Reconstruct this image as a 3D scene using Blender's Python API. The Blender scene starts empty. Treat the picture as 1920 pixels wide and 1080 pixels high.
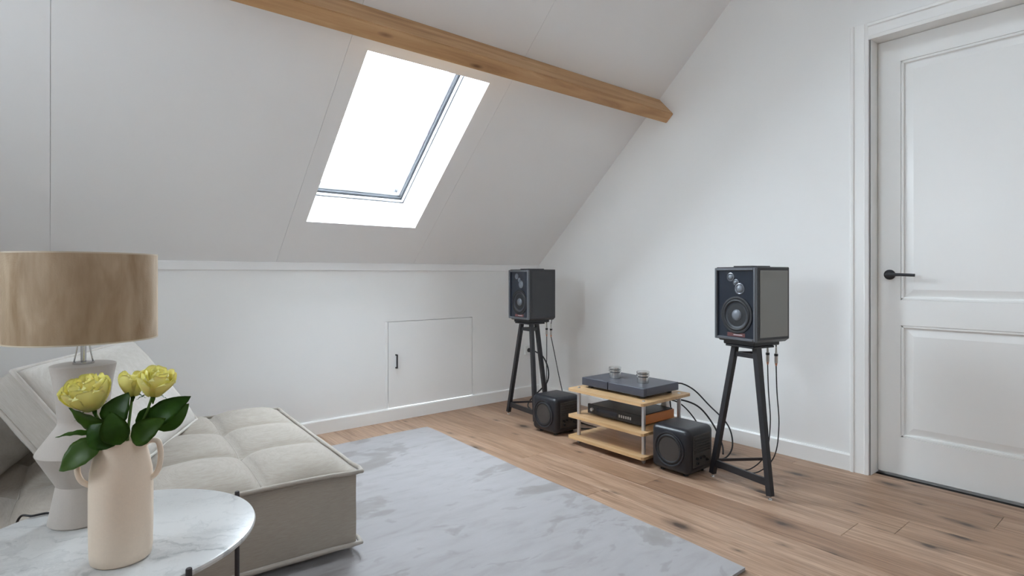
import bpy, bmesh, math, random
from mathutils import Vector, Matrix, Euler
R = math.radians
PI = math.pi
random.seed(7)
sc = bpy.context.scene
C = sc.collection

# ------------------------------------------------------------------ camera
YAW = -R(39.27)
cd = bpy.data.cameras.new('camera'); cam = bpy.data.objects.new('camera', cd); C.objects.link(cam)
cam.location = (-3.33, -3.70, 1.05)
cam.rotation_euler = (R(90), 0, YAW)
cd.sensor_width = 36.0; cd.lens = 36.0*1062/1920; cd.shift_y = -25/1920; cd.clip_start = 0.05
sc.camera = cam

# ------------------------------------------------------------------ world, light, exposure
w = bpy.data.worlds.new('overcast_sky'); sc.world = w; w.use_nodes = True
bg = w.node_tree.nodes['Background']
bg.inputs['Color'].default_value = (0.79, 0.905, 1.0, 1); bg.inputs['Strength'].default_value = 18.5
sc.view_settings.view_transform = 'Standard'; sc.view_settings.look = 'None'
sc.view_settings.exposure = 0.81; sc.view_settings.gamma = 1.0; sc.view_settings.use_curve_mapping = False
sc.cycles.use_denoising = True
sc.cycles.max_bounces = 14; sc.cycles.diffuse_bounces = 9; sc.cycles.transparent_max_bounces = 12

# roof geometry: slope rises from the knee wall (y=0) towards the ridge
SL = 0.91; Z0 = 1.13; RID = -3.5; ZR = Z0 - SL*RID; YB = 2*RID; XL = -4.7
AN = math.atan(SL)
SD = Vector((0, -math.cos(AN), math.sin(AN)))     # up the slope
SN = Vector((0, math.sin(AN), math.cos(AN)))      # outward through the roof
def slope_pt(x, s, off=0.0, flip=False):
    p = Vector((x, 0, Z0)) + SD*s + SN*off
    if flip: p.y = YB - p.y
    return p
s_of = lambda y: -y/math.cos(AN)
def portal(name, x0, x1, s0, s1, flip=False):
    ld = bpy.data.lights.new(name, 'AREA'); ld.shape = 'RECTANGLE'
    ld.size = x1-x0+.3; ld.size_y = s1-s0+.3; ld.cycles.is_portal = True
    o = bpy.data.objects.new(name, ld); C.objects.link(o)
    o.location = slope_pt((x0+x1)/2, (s0+s1)/2, 0.42, flip)
    o.rotation_euler = (AN if not flip else -AN, 0, 0)
    if not flip: o.rotation_euler = (-AN, 0, 0)
    else: o.rotation_euler = (AN, 0, 0)
    return o
WX0, WX1, WS0, WS1 = -2.125, -1.382, s_of(-.265), s_of(-1.114)
portal('skylight_portal', WX0, WX1, WS0, WS1)
UP = (WX0, WX1, s_of(-2.05), s_of(-2.5))      # unseen skylight added higher up the slope for more top light
portal('skylight_portal', *UP)
BACKW = [(-2.75, -2.05)]  # unseen skylight added in the far slope, fills from behind the camera
LWY0, LWY1, LWZ0, LWZ1 = -2.25, -1.6, 1.42, 2.06        # unseen gable window added on the sofa side as side fill
ld = bpy.data.lights.new('added_window_portal', 'AREA'); ld.shape = 'RECTANGLE'; ld.size = LWZ1-LWZ0; ld.size_y = LWY1-LWY0; ld.cycles.is_portal = True
lo_ = bpy.data.objects.new('added_window_portal', ld); C.objects.link(lo_); lo_.location = (XL-.16, (LWY0+LWY1)/2, (LWZ0+LWZ1)/2); lo_.rotation_euler = (0, -PI/2, 0)
for a, b in BACKW: portal('skylight_portal', a, b, 1.75, 2.22, True)

# ------------------------------------------------------------------ material helpers
MATS = {}
class NT:
    def __init__(s, name):
        s.m = bpy.data.materials.new(name); s.m.use_nodes = True
        s.t = s.m.node_tree; s.b = s.t.nodes['Principled BSDF']; MATS[name] = s.m
    def n(s, typ, ins=None, **kw):
        nd = s.t.nodes.new(typ)
        for k, v in kw.items(): setattr(nd, k, v)
        for k, v in (ins or {}).items():
            if isinstance(v, bpy.types.NodeSocket): s.t.links.new(v, nd.inputs[k])
            else: nd.inputs[k].default_value = v
        return nd
    def set(s, **kw):
        for k, v in kw.items():
            k = k.replace('_', ' ')
            if isinstance(v, bpy.types.NodeSocket): s.t.links.new(v, s.b.inputs[k])
            else: s.b.inputs[k].default_value = v
        return s
    def ramp(s, fac, stops, interp='LINEAR'):
        nd = s.n('ShaderNodeValToRGB', {'Fac': fac}); cr = nd.color_ramp; cr.interpolation = interp
        while len(cr.elements) < len(stops): cr.elements.new(0.5)
        for e, (p, c) in zip(cr.elements, stops):
            e.position = p; e.color = (*c, 1) if len(c) == 3 else c
        return nd.outputs['Color']
    def mix(s, fac, a, b, mode='MIX'):
        nd = s.t.nodes.new('ShaderNodeMix'); nd.data_type = 'RGBA'; nd.blend_type = mode
        for i, v in ((0, fac), (6, a), (7, b)):
            if isinstance(v, bpy.types.NodeSocket): s.t.links.new(v, nd.inputs[i])
            else: nd.inputs[i].default_value = v if i == 0 else ((*v, 1) if len(v) == 3 else v)
        return nd.outputs[2]
    def bump(s, h, strength=.2, dist=.01):
        nd = s.n('ShaderNodeBump', {'Height': h, 'Strength': strength, 'Distance': dist})
        s.t.links.new(nd.outputs['Normal'], s.b.inputs['Normal'])
        return s
    def pos(s, scale=(1, 1, 1), rnd=0.0, obj=False, rot=(0, 0, 0)):
        if obj: v = s.n('ShaderNodeTexCoord').outputs['Object']
        else: v = s.n('ShaderNodeNewGeometry').outputs['Position']
        if rnd:
            r = s.n('ShaderNodeObjectInfo').outputs['Random']
            k = s.n('ShaderNodeVectorMath', {0: r, 1: (rnd, rnd*1.7, rnd*.6)}, operation='MULTIPLY')
            v = s.n('ShaderNodeVectorMath', {0: v, 1: k.outputs[0]}).outputs[0]
        return s.n('ShaderNodeMapping', {'Vector': v, 'Scale': scale, 'Rotation': rot}).outputs[0]
    def noise(s, vec, scale=5, detail=3, rough=.5, dist=0):
        return s.n('ShaderNodeTexNoise', {'Vector': vec, 'Scale': scale, 'Detail': detail, 'Roughness': rough, 'Distortion': dist}).outputs[0]

def plain(name, col, rough=.5, metal=0.0, **kw):
    n = NT(name); n.set(Base_Color=(*col, 1), Roughness=rough, Metallic=metal, **kw); return n.m

def m_paint(name, col, rough=.6, b=.05):
    n = NT(name); v = n.noise(n.pos(), 3, 4)
    c = n.mix(v, tuple(x*.985 for x in col), tuple(min(1, x*1.015) for x in col))
    n.set(Base_Color=c, Roughness=rough)
    n.bump(n.noise(n.pos(), 90, 2), b, .002)
m_paint('wall_paint', (.88, .88, .87)); m_paint('ceiling_paint', (.89, .89, .89), .45)
m_paint('gloss_paint', (.88, .88, .865), .35, .02)
m_paint('lining_paint', (.86, .86, .86), .4, .02)
plain('gap_dark', (.10, .095, .09), .9)
plain('seam_grey', (.62, .62, .62), .8)

def m_floor():
    n = NT('oak_plank')
    rnd = n.n('ShaderNodeObjectInfo').outputs['Random']
    g1 = n.noise(n.pos((10, .9, 1), 9), 1.7, 6, .62, .9)
    g2 = n.noise(n.pos((70, 2.2, 1), 9), 2.0, 4, .65)
    base = n.ramp(g1, [(.28, (0.208, 0.118, 0.069)), (.44, (0.341, 0.211, 0.136)), (.60, (0.423, 0.279, 0.192)), (.85, (0.507, 0.358, 0.256))])
    base = n.mix(.48, base, n.ramp(g2, [(.36, (0.169, 0.100, 0.060)), (.62, (0.520, 0.358, 0.251))]))
    tint = n.ramp(rnd, [(0, (.84, .77, .72)), (.35, (.97, .94, .90)), (.7, (1.03, 1.01, 1.0)), (1, (1.12, 1.12, 1.12))])
    base = n.mix(1.0, base, tint, 'MULTIPLY')
    # broad dark heartwood streaks
    st = n.noise(n.pos((11, .55, 1), 5), 1.3, 4, .65, 1.3)
    base = n.mix(n.ramp(st, [(.52, (0, 0, 0)), (.66, (.7, .7, .7))]), base, (0.195, 0.106, 0.060))
    # knots
    for (sc_, th, col) in (((3.0, 1.5, 1), .13, (.04, .023, .016)), ((4.2, 1.7, 1), .088, (.07, .04, .026))):
        wob = n.noise(n.pos((1, 1, 1), 9), 14, 2)
        vo = n.n('ShaderNodeTexVoronoi', {'Vector': n.pos(sc_, 9), 'Scale': 1.0, 'Randomness': 1.0}, voronoi_dimensions='2D')
        d_ = n.n('ShaderNodeMath', {0: wob, 1: .09, 2: vo.outputs['Distance']}, operation='MULTIPLY_ADD').outputs[0]
        base = n.mix(n.ramp(d_, [(th*.55, (.92, .92, .92)), (th*.78, (.5, .5, .5)), (th*1.45, (0, 0, 0))]), base, col)
    rg = n.n('ShaderNodeMath', {0: g2, 1: .22, 2: .30}, operation='MULTIPLY_ADD').outputs[0]
    n.set(Base_Color=base, Roughness=rg)
    n.bump(g2, .15, .002)
m_floor()

def m_beam():
    n = NT('pine_beam')
    g = n.noise(n.pos((1.1, 16, 16)), 1.5, 5, .6, .8)
    b = n.ramp(g, [(.25, (.36, .19, .08)), (.5, (.53, .31, .145)), (.75, (.65, .415, .22))])
    vo = n.n('ShaderNodeTexVoronoi', {'Vector': n.pos((2.6, 9, 9)), 'Scale': 1.0})
    b = n.mix(n.ramp(vo.outputs['Distance'], [(.03, (.9, .9, .9)), (.13, (0, 0, 0))]), b, (.16, .07, .03))
    n.set(Base_Color=b, Roughness=.55); n.bump(g, .15, .003)
m_beam()

def m_birch():
    n = NT('birch_shelf')
    g = n.noise(n.pos((30, 2, 30)), 1.5, 4, .6, .4)
    n.set(Base_Color=n.ramp(g, [(.3, (.47, .285, .13)), (.7, (.66, .44, .235))]), Roughness=.4)
m_birch()

def m_linen(name, ca, cb):
    n = NT(name)
    p = n.pos(obj=True)
    wa = n.n('ShaderNodeTexWave', {'Vector': p, 'Scale': 190.0, 'Distortion': 1.5, 'Detail': 1.0}, bands_direction='X').outputs['Fac']
    wb = n.n('ShaderNodeTexWave', {'Vector': p, 'Scale': 190.0, 'Distortion': 1.5, 'Detail': 1.0}, bands_direction='Y').outputs['Fac']
    wc = n.n('ShaderNodeTexWave', {'Vector': p, 'Scale': 190.0, 'Distortion': 1.5, 'Detail': 1.0}, bands_direction='Z').outputs['Fac']
    h = n.n('ShaderNodeMath', {0: wa, 1: wb}, operation='ADD').outputs[0]
    h = n.n('ShaderNodeMath', {0: h, 1: wc}, operation='ADD').outputs[0]
    sl = n.noise(n.pos((9, 9, 120), obj=True), 3, 3, .7)
    c = n.ramp(sl, [(.3, ca), (.7, cb)])
    n.set(Base_Color=c, Roughness=.95, Sheen_Weight=.25, Sheen_Roughness=.5)
    n.bump(n.n('ShaderNodeMath', {0: h, 1: n.noise(p, 35, 4)}, operation='ADD').outputs[0], .22, .004)
m_linen('linen', (.335, .29, .24), (.40, .36, .31))
m_linen('linen_light', (.52, .485, .435), (.60, .57, .525))
m_linen('linen_light_piping', (.54, .50, .45), (.62, .585, .54))
m_linen('linen_piping', (.36, .32, .27), (.43, .39, .345))

def m_rug():
    n = NT('rug_pile')
    big = n.noise(n.pos((.8, 1.5, 1), rot=(0, 0, .55)), 1.5, 4, .5, .8)
    big2 = n.noise(n.pos((1.1, 1.8, 1), rot=(0, 0, .75)), 3.2, 5, .6, .5)
    soft = n.noise(n.pos((1.5, 5.0, 1), rot=(0, 0, .62)), 3.0, 4, .6, .4)
    fine = n.noise(n.pos((60, 160, 60)), 6, 2)
    c = n.ramp(soft, [(.28, (0.288, 0.269, 0.267)), (.48, (0.337, 0.321, 0.324)), (.75, (0.364, 0.348, 0.354))])
    msk = n.n('ShaderNodeMath', {0: big, 1: n.n('ShaderNodeMath', {0: big2, 1: .5}, operation='MULTIPLY').outputs[0]}, operation='ADD').outputs[0]
    c = n.mix(n.ramp(msk, [(.83, (0, 0, 0)), (.855, (.5, .5, .5)), (.93, (.8, .8, .8))]), c, (0.197, 0.177, 0.163))
    s2 = n.noise(n.pos((1.8, 3.4, 1), rot=(0, 0, .7)), 4.5, 3, .55, .7)
    c = n.mix(n.ramp(s2, [(.62, (0, 0, 0)), (.665, (.38, .38, .38)), (.77, (.6, .6, .6))]), c, (0.218, 0.201, 0.190))
    c = n.mix(.10, c, n.ramp(fine, [(.3, (0.177, 0.177, 0.177)), (.7, (0.449, 0.435, 0.435))]))
    n.set(Base_Color=c, Roughness=.9, Sheen_Weight=.3); n.bump(fine, .3, .004)
m_rug()

def m_marble():
    n = NT('marble')
    p = n.pos((1, 1, 1), rot=(0, 0, .9))
    d = n.noise(p, 6, 5, .6)
    v = n.n('ShaderNodeVectorMath', {0: p, 1: n.n('ShaderNodeVectorMath', {0: d, 1: (.35, .35, 0)}, operation='MULTIPLY').outputs[0]}).outputs[0]
    g = n.n('ShaderNodeTexNoise', {'Vector': n.n('ShaderNodeMapping', {'Vector': v, 'Scale': (5, 18, 5)}).outputs[0], 'Scale': 1.4, 'Detail': 6, 'Roughness': .65}).outputs[0]
    n.set(Base_Color=n.ramp(g, [(.30, (.29, .29, .29)), (.40, (.45, .45, .445)), (.52, (.55, .545, .535)), (1, (.575, .57, .56))]), Roughness=.28)
m_marble()

def m_velvet():
    n = NT('champagne_velvet')
    g = n.noise(n.pos((9, 9, 3)), 2.2, 3, .5, .6)
    g2 = n.noise(n.pos((60, 60, 9)), 2.0, 4, .6, .3)
    c = n.ramp(g, [(.32, (.275, .172, .083)), (.5, (.385, .272, .166)), (.7, (.48, .36, .24))])
    c = n.mix(.22, c, n.ramp(g2, [(.3, (.13, .075, .03)), (.7, (.34, .25, .165))]))
    n.set(Base_Color=c, Roughness=.6, Sheen_Weight=1.0, Sheen_Roughness=.3, Sheen_Tint=(1, .86, .70, 1))
    n.bump(n.noise(n.pos(), 260, 2), .2, .002)
m_velvet()

def m_ceramic(name, col, rough=.75):
    n = NT(name); g = n.noise(n.pos(), 180, 3, .7)
    n.set(Base_Color=n.mix(g, tuple(x*.94 for x in col), tuple(x*1.04 for x in col)), Roughness=rough)
    n.bump(g, .12, .002)
m_ceramic('matte_ceramic', (.50, .455, .415)); m_ceramic('cream_stoneware', (.80, .67, .54), .6)

plain('black_metal', (.018, .018, .022), .38, 0, Specular_IOR_Level=.5)
plain('brown_black_metal', (.03, .024, .026), .4)
plain('spike_steel', (.7, .7, .7), .25, 1)
plain('chrome', (.62, .62, .62), .16, 1)
plain('silver_tube', (.62, .63, .66), .3, .85)
plain('amp_grey', (.085, .09, .115), .38, .45)
plain('black_plastic', (.016, .016, .018), .42)
plain('cable_black', (.012, .012, .014), .5)
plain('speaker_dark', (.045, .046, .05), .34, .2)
plain('speaker_side_lit', (.25, .25, .24), .38, .4)  # near speaker's side panels, the light on them put into the grey
plain('speaker_frame', (.16, .17, .19), .3, .6)
plain('baffle', (.016, .022, .034), .16)
plain('cone', (.035, .04, .05), .45, .1)
plain('cone_light', (.16, .175, .20), .45, .2)
plain('rubber', (.012, .013, .016), .5); plain('polished_silver', (.68, .68, .67), .26, 1)
plain('badge_red', (.13, .045, .045), .4)
plain('badge_text', (.45, .38, .38), .4)
plain('sub_shell', (.011, .012, .017), .35)
plain('sub_cone', (.065, .06, .058), .35, .3)
plain('sub_fin', (.05, .045, .04), .55)
plain('orange_wood', (.52, .17, .035), .4)
plain('white_plastic', (.80, .80, .78), .4)
plain('champagne_trim', (.55, .47, .36), .5)
plain('display', (.02, .02, .028), .1)
plain('legend_grey', (.45, .45, .45), .5)
plain('connector_silver', (.55, .53, .5), .3, .9)
plain('connector_copper', (.60, .30, .20), .35, .7)
plain('stem_green', (.10, .19, .035), .5)
def m_leaf():
    n = NT('rose_leaf')
    g = n.noise(n.pos(obj=True), 22, 4)
    r = n.n('ShaderNodeObjectInfo').outputs['Random']
    c = n.ramp(g, [(.3, (.018, .060, .005)), (.7, (.045, .125, .010))])
    c = n.mix(n.ramp(r, [(.3, (0, 0, 0)), (1, (.55, .55, .55))]), c, (.10, .19, .02))
    n.set(Base_Color=c, Roughness=.42, Specular_IOR_Level=.28)
m_leaf()
def m_petal():
    n = NT('yellow_petal')
    g = n.noise(n.pos(), 38, 3)
    z = n.n('ShaderNodeSeparateXYZ', {0: n.n('ShaderNodeTexCoord').outputs['Generated']}).outputs[2]
    c = n.ramp(z, [(.0, (.78, .77, .22)), (.4, (.93, .87, .30)), (1, (.95, .91, .42))])
    c = n.mix(n.ramp(g, [(.52, (0, 0, 0)), (.75, (.4, .4, .4))]), c, (.90, .68, .26))
    n.set(Base_Color=c, Roughness=.55, Subsurface_Weight=.15, Subsurface_Radius=(.01, .008, .003), Subsurface_Scale=.5)
m_petal()
def m_glass():
    n = NT('window_glass'); t = n.t
    tr = t.nodes.new('ShaderNodeBsdfTransparent'); gl = t.nodes.new('ShaderNodeBsdfGlossy'); gl.inputs['Roughness'].default_value = .02
    fr = t.nodes.new('ShaderNodeFresnel')
    ge = t.nodes.new('ShaderNodeNewGeometry'); mr = t.nodes.new('ShaderNodeMapRange')      # same reflectance on both faces of the thin pane
    mr.inputs['To Min'].default_value = 1.4; mr.inputs['To Max'].default_value = 1/1.4
    t.links.new(ge.outputs['Backfacing'], mr.inputs['Value']); t.links.new(mr.outputs[0], fr.inputs['IOR'])
    mx = t.nodes.new('ShaderNodeMixShader'); t.links.new(fr.outputs[0], mx.inputs[0]); t.links.new(tr.outputs[0], mx.inputs[1]); t.links.new(gl.outputs[0], mx.inputs[2])
    t.links.new(mx.outputs[0], t.nodes['Material Output'].inputs['Surface'])
m_glass()

# ------------------------------------------------------------------ mesh helpers
def newbm(): return bmesh.new()
def obj(name, bm, mat, parent=None, smooth=False, sharp=None):
    me = bpy.data.meshes.new(name)
    bmesh.ops.recalc_face_normals(bm, faces=bm.faces[:])
    bm.to_mesh(me); bm.free()
    me.materials.append(MATS[mat])
    if smooth:
        for p in me.polygons: p.use_smooth = True
        if sharp is not None: me.set_sharp_from_angle(angle=R(sharp))
    o = bpy.data.objects.new(name, me); C.objects.link(o)
    if parent is not None: o.parent = parent
    return o
def tag(o, label, cat, group=None):
    o['label'] = label; o['category'] = cat
    if group: o['group'] = group
    return o
def struct(o, label=None):
    o['kind'] = 'structure'
    if label: o['label'] = label
    return o
def thing(name, label, cat, loc=(0, 0, 0), rotz=0.0, group=None):
    o = bpy.data.objects.new(name, None); C.objects.link(o); o.empty_display_size = .05
    o.location = loc; o.rotation_euler = (0, 0, rotz)
    return tag(o, label, cat, group)
def box(bm, x0, x1, y0, y1, z0, z1, bev=0.0, seg=2, M=None):
    r = bmesh.ops.create_cube(bm, size=1.0); vs = r['verts']
    bmesh.ops.scale(bm, verts=vs, vec=(x1-x0, y1-y0, z1-z0))
    bmesh.ops.translate(bm, verts=vs, vec=((x0+x1)/2, (y0+y1)/2, (z0+z1)/2))
    if bev:
        es = list({e for v in vs for e in v.link_edges})
        rr = bmesh.ops.bevel(bm, geom=es, offset=bev, segments=seg, profile=.5, affect='EDGES')
        vs = list({v for f in rr['faces'] for v in f.verts} | {v for v in vs if v.is_valid})
    if M is not None: bmesh.ops.transform(bm, matrix=M, verts=vs)
    return vs
def bx(x0, x1, y0, y1, z0, z1, bev=0.0, seg=2, M=None):
    bm = newbm(); box(bm, x0, x1, y0, y1, z0, z1, bev, seg, M); return bm
def prism(bm, pts, ext):
    """closed prism from polygon pts (Vectors) moved by ext"""
    a = [bm.verts.new(p) for p in pts]; b = [bm.verts.new(Vector(p)+Vector(ext)) for p in pts]
    bm.faces.new(a); bm.faces.new(b[::-1])
    n = len(pts)
    for i in range(n): bm.faces.new([a[i], b[i], b[(i+1) % n], a[(i+1) % n]])
def lathe(bm, prof, seg=48, M=None):
    vs = []; rings = []
    for r, z in prof:
        if r < 1e-6: ring = [bm.verts.new((0, 0, z))]
        else: ring = [bm.verts.new((r*math.cos(2*PI*i/seg), r*math.sin(2*PI*i/seg), z)) for i in range(seg)]
        rings.append(ring); vs += ring
    for a, b in zip(rings, rings[1:]):
        for i in range(seg):
            j = (i+1) % seg
            q = [a[0] if len(a) == 1 else a[i], a[0] if len(a) == 1 else a[j], b[0] if len(b) == 1 else b[j], b[0] if len(b) == 1 else b[i]]
            q = list(dict.fromkeys(q))
            if len(q) > 2: bm.faces.new(q)
    if M is not None: bmesh.ops.transform(bm, matrix=M, verts=vs)
def smooth_path(pts, k=8, closed=False):
    pts = [Vector(p) for p in pts]
    if k <= 1: return pts
    n = len(pts); out = []
    rng = range(n) if closed else range(n-1)
    for i in rng:
        if closed: p0, p1, p2, p3 = pts[(i-1) % n], pts[i], pts[(i+1) % n], pts[(i+2) % n]
        else: p0, p1, p2, p3 = pts[max(i-1, 0)], pts[i], pts[i+1], pts[min(i+2, n-1)]
        for j in range(k):
            t = j/k
            out.append(.5*((2*p1)+(-p0+p2)*t+(2*p0-5*p1+4*p2-p3)*t*t+(-p0+3*p1-3*p2+p3)*t**3))
    if not closed: out.append(pts[-1])
    return out
def tube(bm, pts, r, seg=8, k=1, closed=False, r2=None):
    P = smooth_path(pts, k, closed); n = len(P); rings = []
    up = None
    for i, p in enumerate(P):
        a = P[(i-1) % n] if closed else P[max(i-1, 0)]; b = P[(i+1) % n] if closed else P[min(i+1, n-1)]
        t = (b-a).normalized()
        if up is None: up = t.orthogonal().normalized()
        up = (up - t*up.dot(t)).normalized(); sd = t.cross(up)
        rr = r if r2 is None else r+(r2-r)*i/(n-1)
        rings.append([bm.verts.new(p+up*rr*math.cos(2*PI*j/seg)+sd*rr*math.sin(2*PI*j/seg)) for j in range(seg)])
    m = n if closed else n-1
    for i in range(m):
        a, b = rings[i], rings[(i+1) % n]
        for j in range(seg): bm.faces.new([a[j], a[(j+1) % seg], b[(j+1) % seg], b[j]])
    if not closed: bm.faces.new(rings[0][::-1]); bm.faces.new(rings[-1])
def tb(pts, r, seg=8, k=1, closed=False, r2=None):
    bm = newbm(); tube(bm, pts, r, seg, k, closed, r2); return bm
def bar(bm, a, b, w, h, up=(0, 0, 1)):
    """rectangular bar from a to b"""
    a = Vector(a); b = Vector(b); t = (b-a).normalized(); s = t.cross(Vector(up))
    if s.length < 1e-4: s = t.cross(Vector((1, 0, 0)))
    s.normalize(); u = s.cross(t)
    pts = [a+s*x*w/2+u*y*h/2 for x, y in ((-1, -1), (1, -1), (1, 1), (-1, 1))]
    prism(bm, pts, b-a)
def barbm(*a, **k): bm = newbm(); bar(bm, *a, **k); return bm
def lt(prof, seg=48, M=None): bm = newbm(); lathe(bm, prof, seg, M); return bm
RX = Matrix.Rotation(-PI/2, 4, 'Y')   # lathe axis +z -> -x

# ------------------------------------------------------------------ the room
# floor: base slab and planks
bm = bx(XL, .14, YB, 0, -.06, -.017); floor = struct(obj('floor', bm, 'gap_dark'), 'oak plank floor')
PW = .184; rr = random.Random(3)
x = -.863 + PW*5
joint0 = {-1.047: -1.92}
while x > XL-.01:
    xa = max(x-PW, XL); xb = min(x, .13)
    if xb > xa+.02:
        special = abs(x-PW+1.047) < .01
        y = .0; first = True
        ys = [0.0]
        y = -1.92 if special else -rr.uniform(.25, 1.9)
        while y > YB:
            ys.append(y); y -= rr.choice((1.3, 1.6, 1.9, 1.9))
        ys.append(YB)
        for ya, yb in zip(ys, ys[1:]):
            xlim = xb
            if xb > 0: xlim = xb
            b2 = newbm(); g = .0006
            x0_, x1_, y0_, y1_ = xa+g, xlim-g, yb+g, ya-g; c = .0007
            lo = [b2.verts.new(p) for p in ((x0_, y0_, -.016), (x1_, y0_, -.016), (x1_, y1_, -.016), (x0_, y1_, -.016))]
            mi = [b2.verts.new(p) for p in ((x0_, y0_, -c), (x1_, y0_, -c), (x1_, y1_, -c), (x0_, y1_, -c))]
            hi = [b2.verts.new(p) for p in ((x0_+c, y0_+c, 0), (x1_-c, y0_+c, 0), (x1_-c, y1_-c, 0), (x0_+c, y1_-c, 0))]
            for A, B in ((lo, mi), (mi, hi)):
                for i in range(4): b2.faces.new([A[i], A[(i+1) % 4], B[(i+1) % 4], B[i]])
            b2.faces.new(hi); b2.faces.new(lo[::-1])
            obj('plank', b2, 'oak_plank', floor)
    x -= PW

# knee wall at the back (y=0) with the hatch opening
HX0, HX1, HZ = -1.452, -.714, .713
bm = newbm()
box(bm, XL, HX0, 0, .1, -.06, Z0+.05); box(bm, HX1, .14, 0, .1, -.06, Z0+.05); box(bm, HX0, HX1, 0, .1, HZ, Z0+.05); box(bm, HX0, HX1, .03, .1, -.06, HZ)
struct(obj('wall_back', bm, 'wall_paint'), 'low white knee wall under the roof slope')
hatch = struct(obj('door_2', bx(HX0+.0045, HX1-.0045, -.002, .02, .092, HZ-.0045, .0015, 1), 'wall_paint'), 'small white hatch door in the knee wall')
bm = newbm(); hx = HX0+.062
bar(bm, (hx, -.022, .375), (hx, -.022, .475), .008, .008, up=(0, 1, 0))
box(bm, hx-.005, hx+.005, -.024, -.002, .375, .383); box(bm, hx-.005, hx+.005, -.024, -.002, .467, .475)
obj('handle', bm, 'black_metal', hatch)
for z in (.62, .19):
    obj('hinge', tb([(HX1+.004, -.004, z-.03), (HX1+.004, -.004, z+.03)], .0035, 8), 'wall_paint', hatch)
struct(obj('trim_1', bx(HX0-.02, HX0-.001, -.003, .02, .09, HZ, .001, 1), 'wall_paint'), 'thin white stop beside the hatch')
struct(obj('trim_2', bx(XL, 0, -.012, .02, 1.078, 1.128, .002, 1), 'ceiling_paint'), 'white strip where knee wall meets the slope')
# baseboards
bm = newbm(); prism(bm, [(XL, 0, 0), (XL, -.014, 0), (XL, -.014, .082), (XL, -.009, .09), (XL, 0, .09)], (-XL, 0, 0))
struct(obj('baseboard_back', bm, 'gloss_paint'), 'white baseboard along the knee wall')
bm = newbm(); prism(bm, [(0, -.014, 0), (-.014, -.014, 0), (-.014, -.014, .082), (-.009, -.014, .09), (0, -.014, .09)], (0, -2.50+.014, 0))
struct(obj('baseboard_right', bm, 'gloss_paint'), 'white baseboard along the gable wall')
# gable wall on the right with the door opening
DY0, DY1, DZ = -2.592, -3.47, 2.285
zs = lambda y: (Z0 - SL*y if y > RID else Z0 - SL*(YB-y))+.05
def gable(bm, poly, x, t): prism(bm, [Vector((x, y, z)) for y, z in poly], (t, 0, 0))
bm = newbm()
gable(bm, [(.1, 0), (.1, zs(0)), (DY0, zs(DY0)), (DY0, 0)], 0, .14)
gable(bm, [(DY0, DZ), (DY0, zs(DY0)), (DY1, zs(DY1)), (DY1, DZ)], 0, .14)
gable(bm, [(DY1, 0), (DY1, zs(DY1)), (RID, ZR+.05), (YB-.1, zs(YB)), (YB-.1, 0)], 0, .14)
struct(obj('wall_right', bm, 'wall_paint'), 'white gable wall with the door')
bm = newbm(); XG = XL-.14
gable(bm, [(.1, -.06), (.1, zs(0)), (LWY1, zs(LWY1)), (LWY1, -.06)], XG, .14)
gable(bm, [(LWY1, LWZ1), (LWY1, zs(LWY1)), (LWY0, zs(LWY0)), (LWY0, LWZ1)], XG, .14)
gable(bm, [(LWY1, -.06), (LWY1, LWZ0), (LWY0, LWZ0), (LWY0, -.06)], XG, .14)
gable(bm, [(LWY0, -.06), (LWY0, zs(LWY0)), (RID, ZR+.05), (YB-.1, zs(YB)), (YB-.1, -.06)], XG, .14)
struct(obj('wall_light_stop', bx(.141, .20, YB-.1, .14, -.06, DZ+.1), 'wall_paint'), 'blank wall added behind the door to block stray light')  # added unseen wall, stops sky light leaking in under the door and wall
struct(obj('wall_left', bm, 'wall_paint'), 'white gable wall on the sofa side')
struct(obj('wall_front', bx(XL, .14, YB-.1, YB, -.06, Z0+.05), 'wall_paint'), 'knee wall behind the camera')
# door casing (stepped profile) and frame
for k, (nm, a, b) in enumerate((('trim_3', DY0+.006, DY0+.092), ('trim_4', DY1-.092, DY1-.006))):
    bm = newbm(); s = 1 if k == 0 else -1
    o_, i_ = (b, a) if k == 0 else (a, b)
    def cp(f): return i_+(o_-i_)*f
    ztop = DZ-.006+.086
    prof = [(cp(0), 0), (cp(0), -.012), (cp(.18), -.017), (cp(.24), -.013), (cp(.74), -.016), (cp(.8), -.023), (cp(.94), -.023), (cp(1), -.018), (cp(1), 0)]
    prism(bm, [Vector((xx, yy, 0)) for yy, xx in prof], (0, 0, ztop))
    struct(obj(nm, bm, 'gloss_paint'), 'white door casing upright')
bm = newbm(); zi = DZ-.006
def cz(f): return zi+.086*f
prof = [(cz(0), 0), (cz(0), -.0121), (cz(.18), -.0171), (cz(.24), -.0131), (cz(.74), -.0161), (cz(.8), -.0231), (cz(.94), -.0231), (cz(1), -.0181), (cz(1), 0)]
prism(bm, [Vector((xx, DY0+.006, z)) for z, xx in prof], (0, DY1-DY0-.012, 0))
struct(obj('trim_5', bm, 'gloss_paint'), 'white door casing head')
bm = newbm()
box(bm, 0, .14, DY0-.002, DY0+.004, 0, DZ); box(bm, 0, .14, DY1-.004, DY1+.002, 0, DZ); box(bm, 0, .14, DY1, DY0, DZ-.003, DZ+.004)
struct(obj('trim_6', bm, 'gloss_paint'), 'white door jamb lining')
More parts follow.
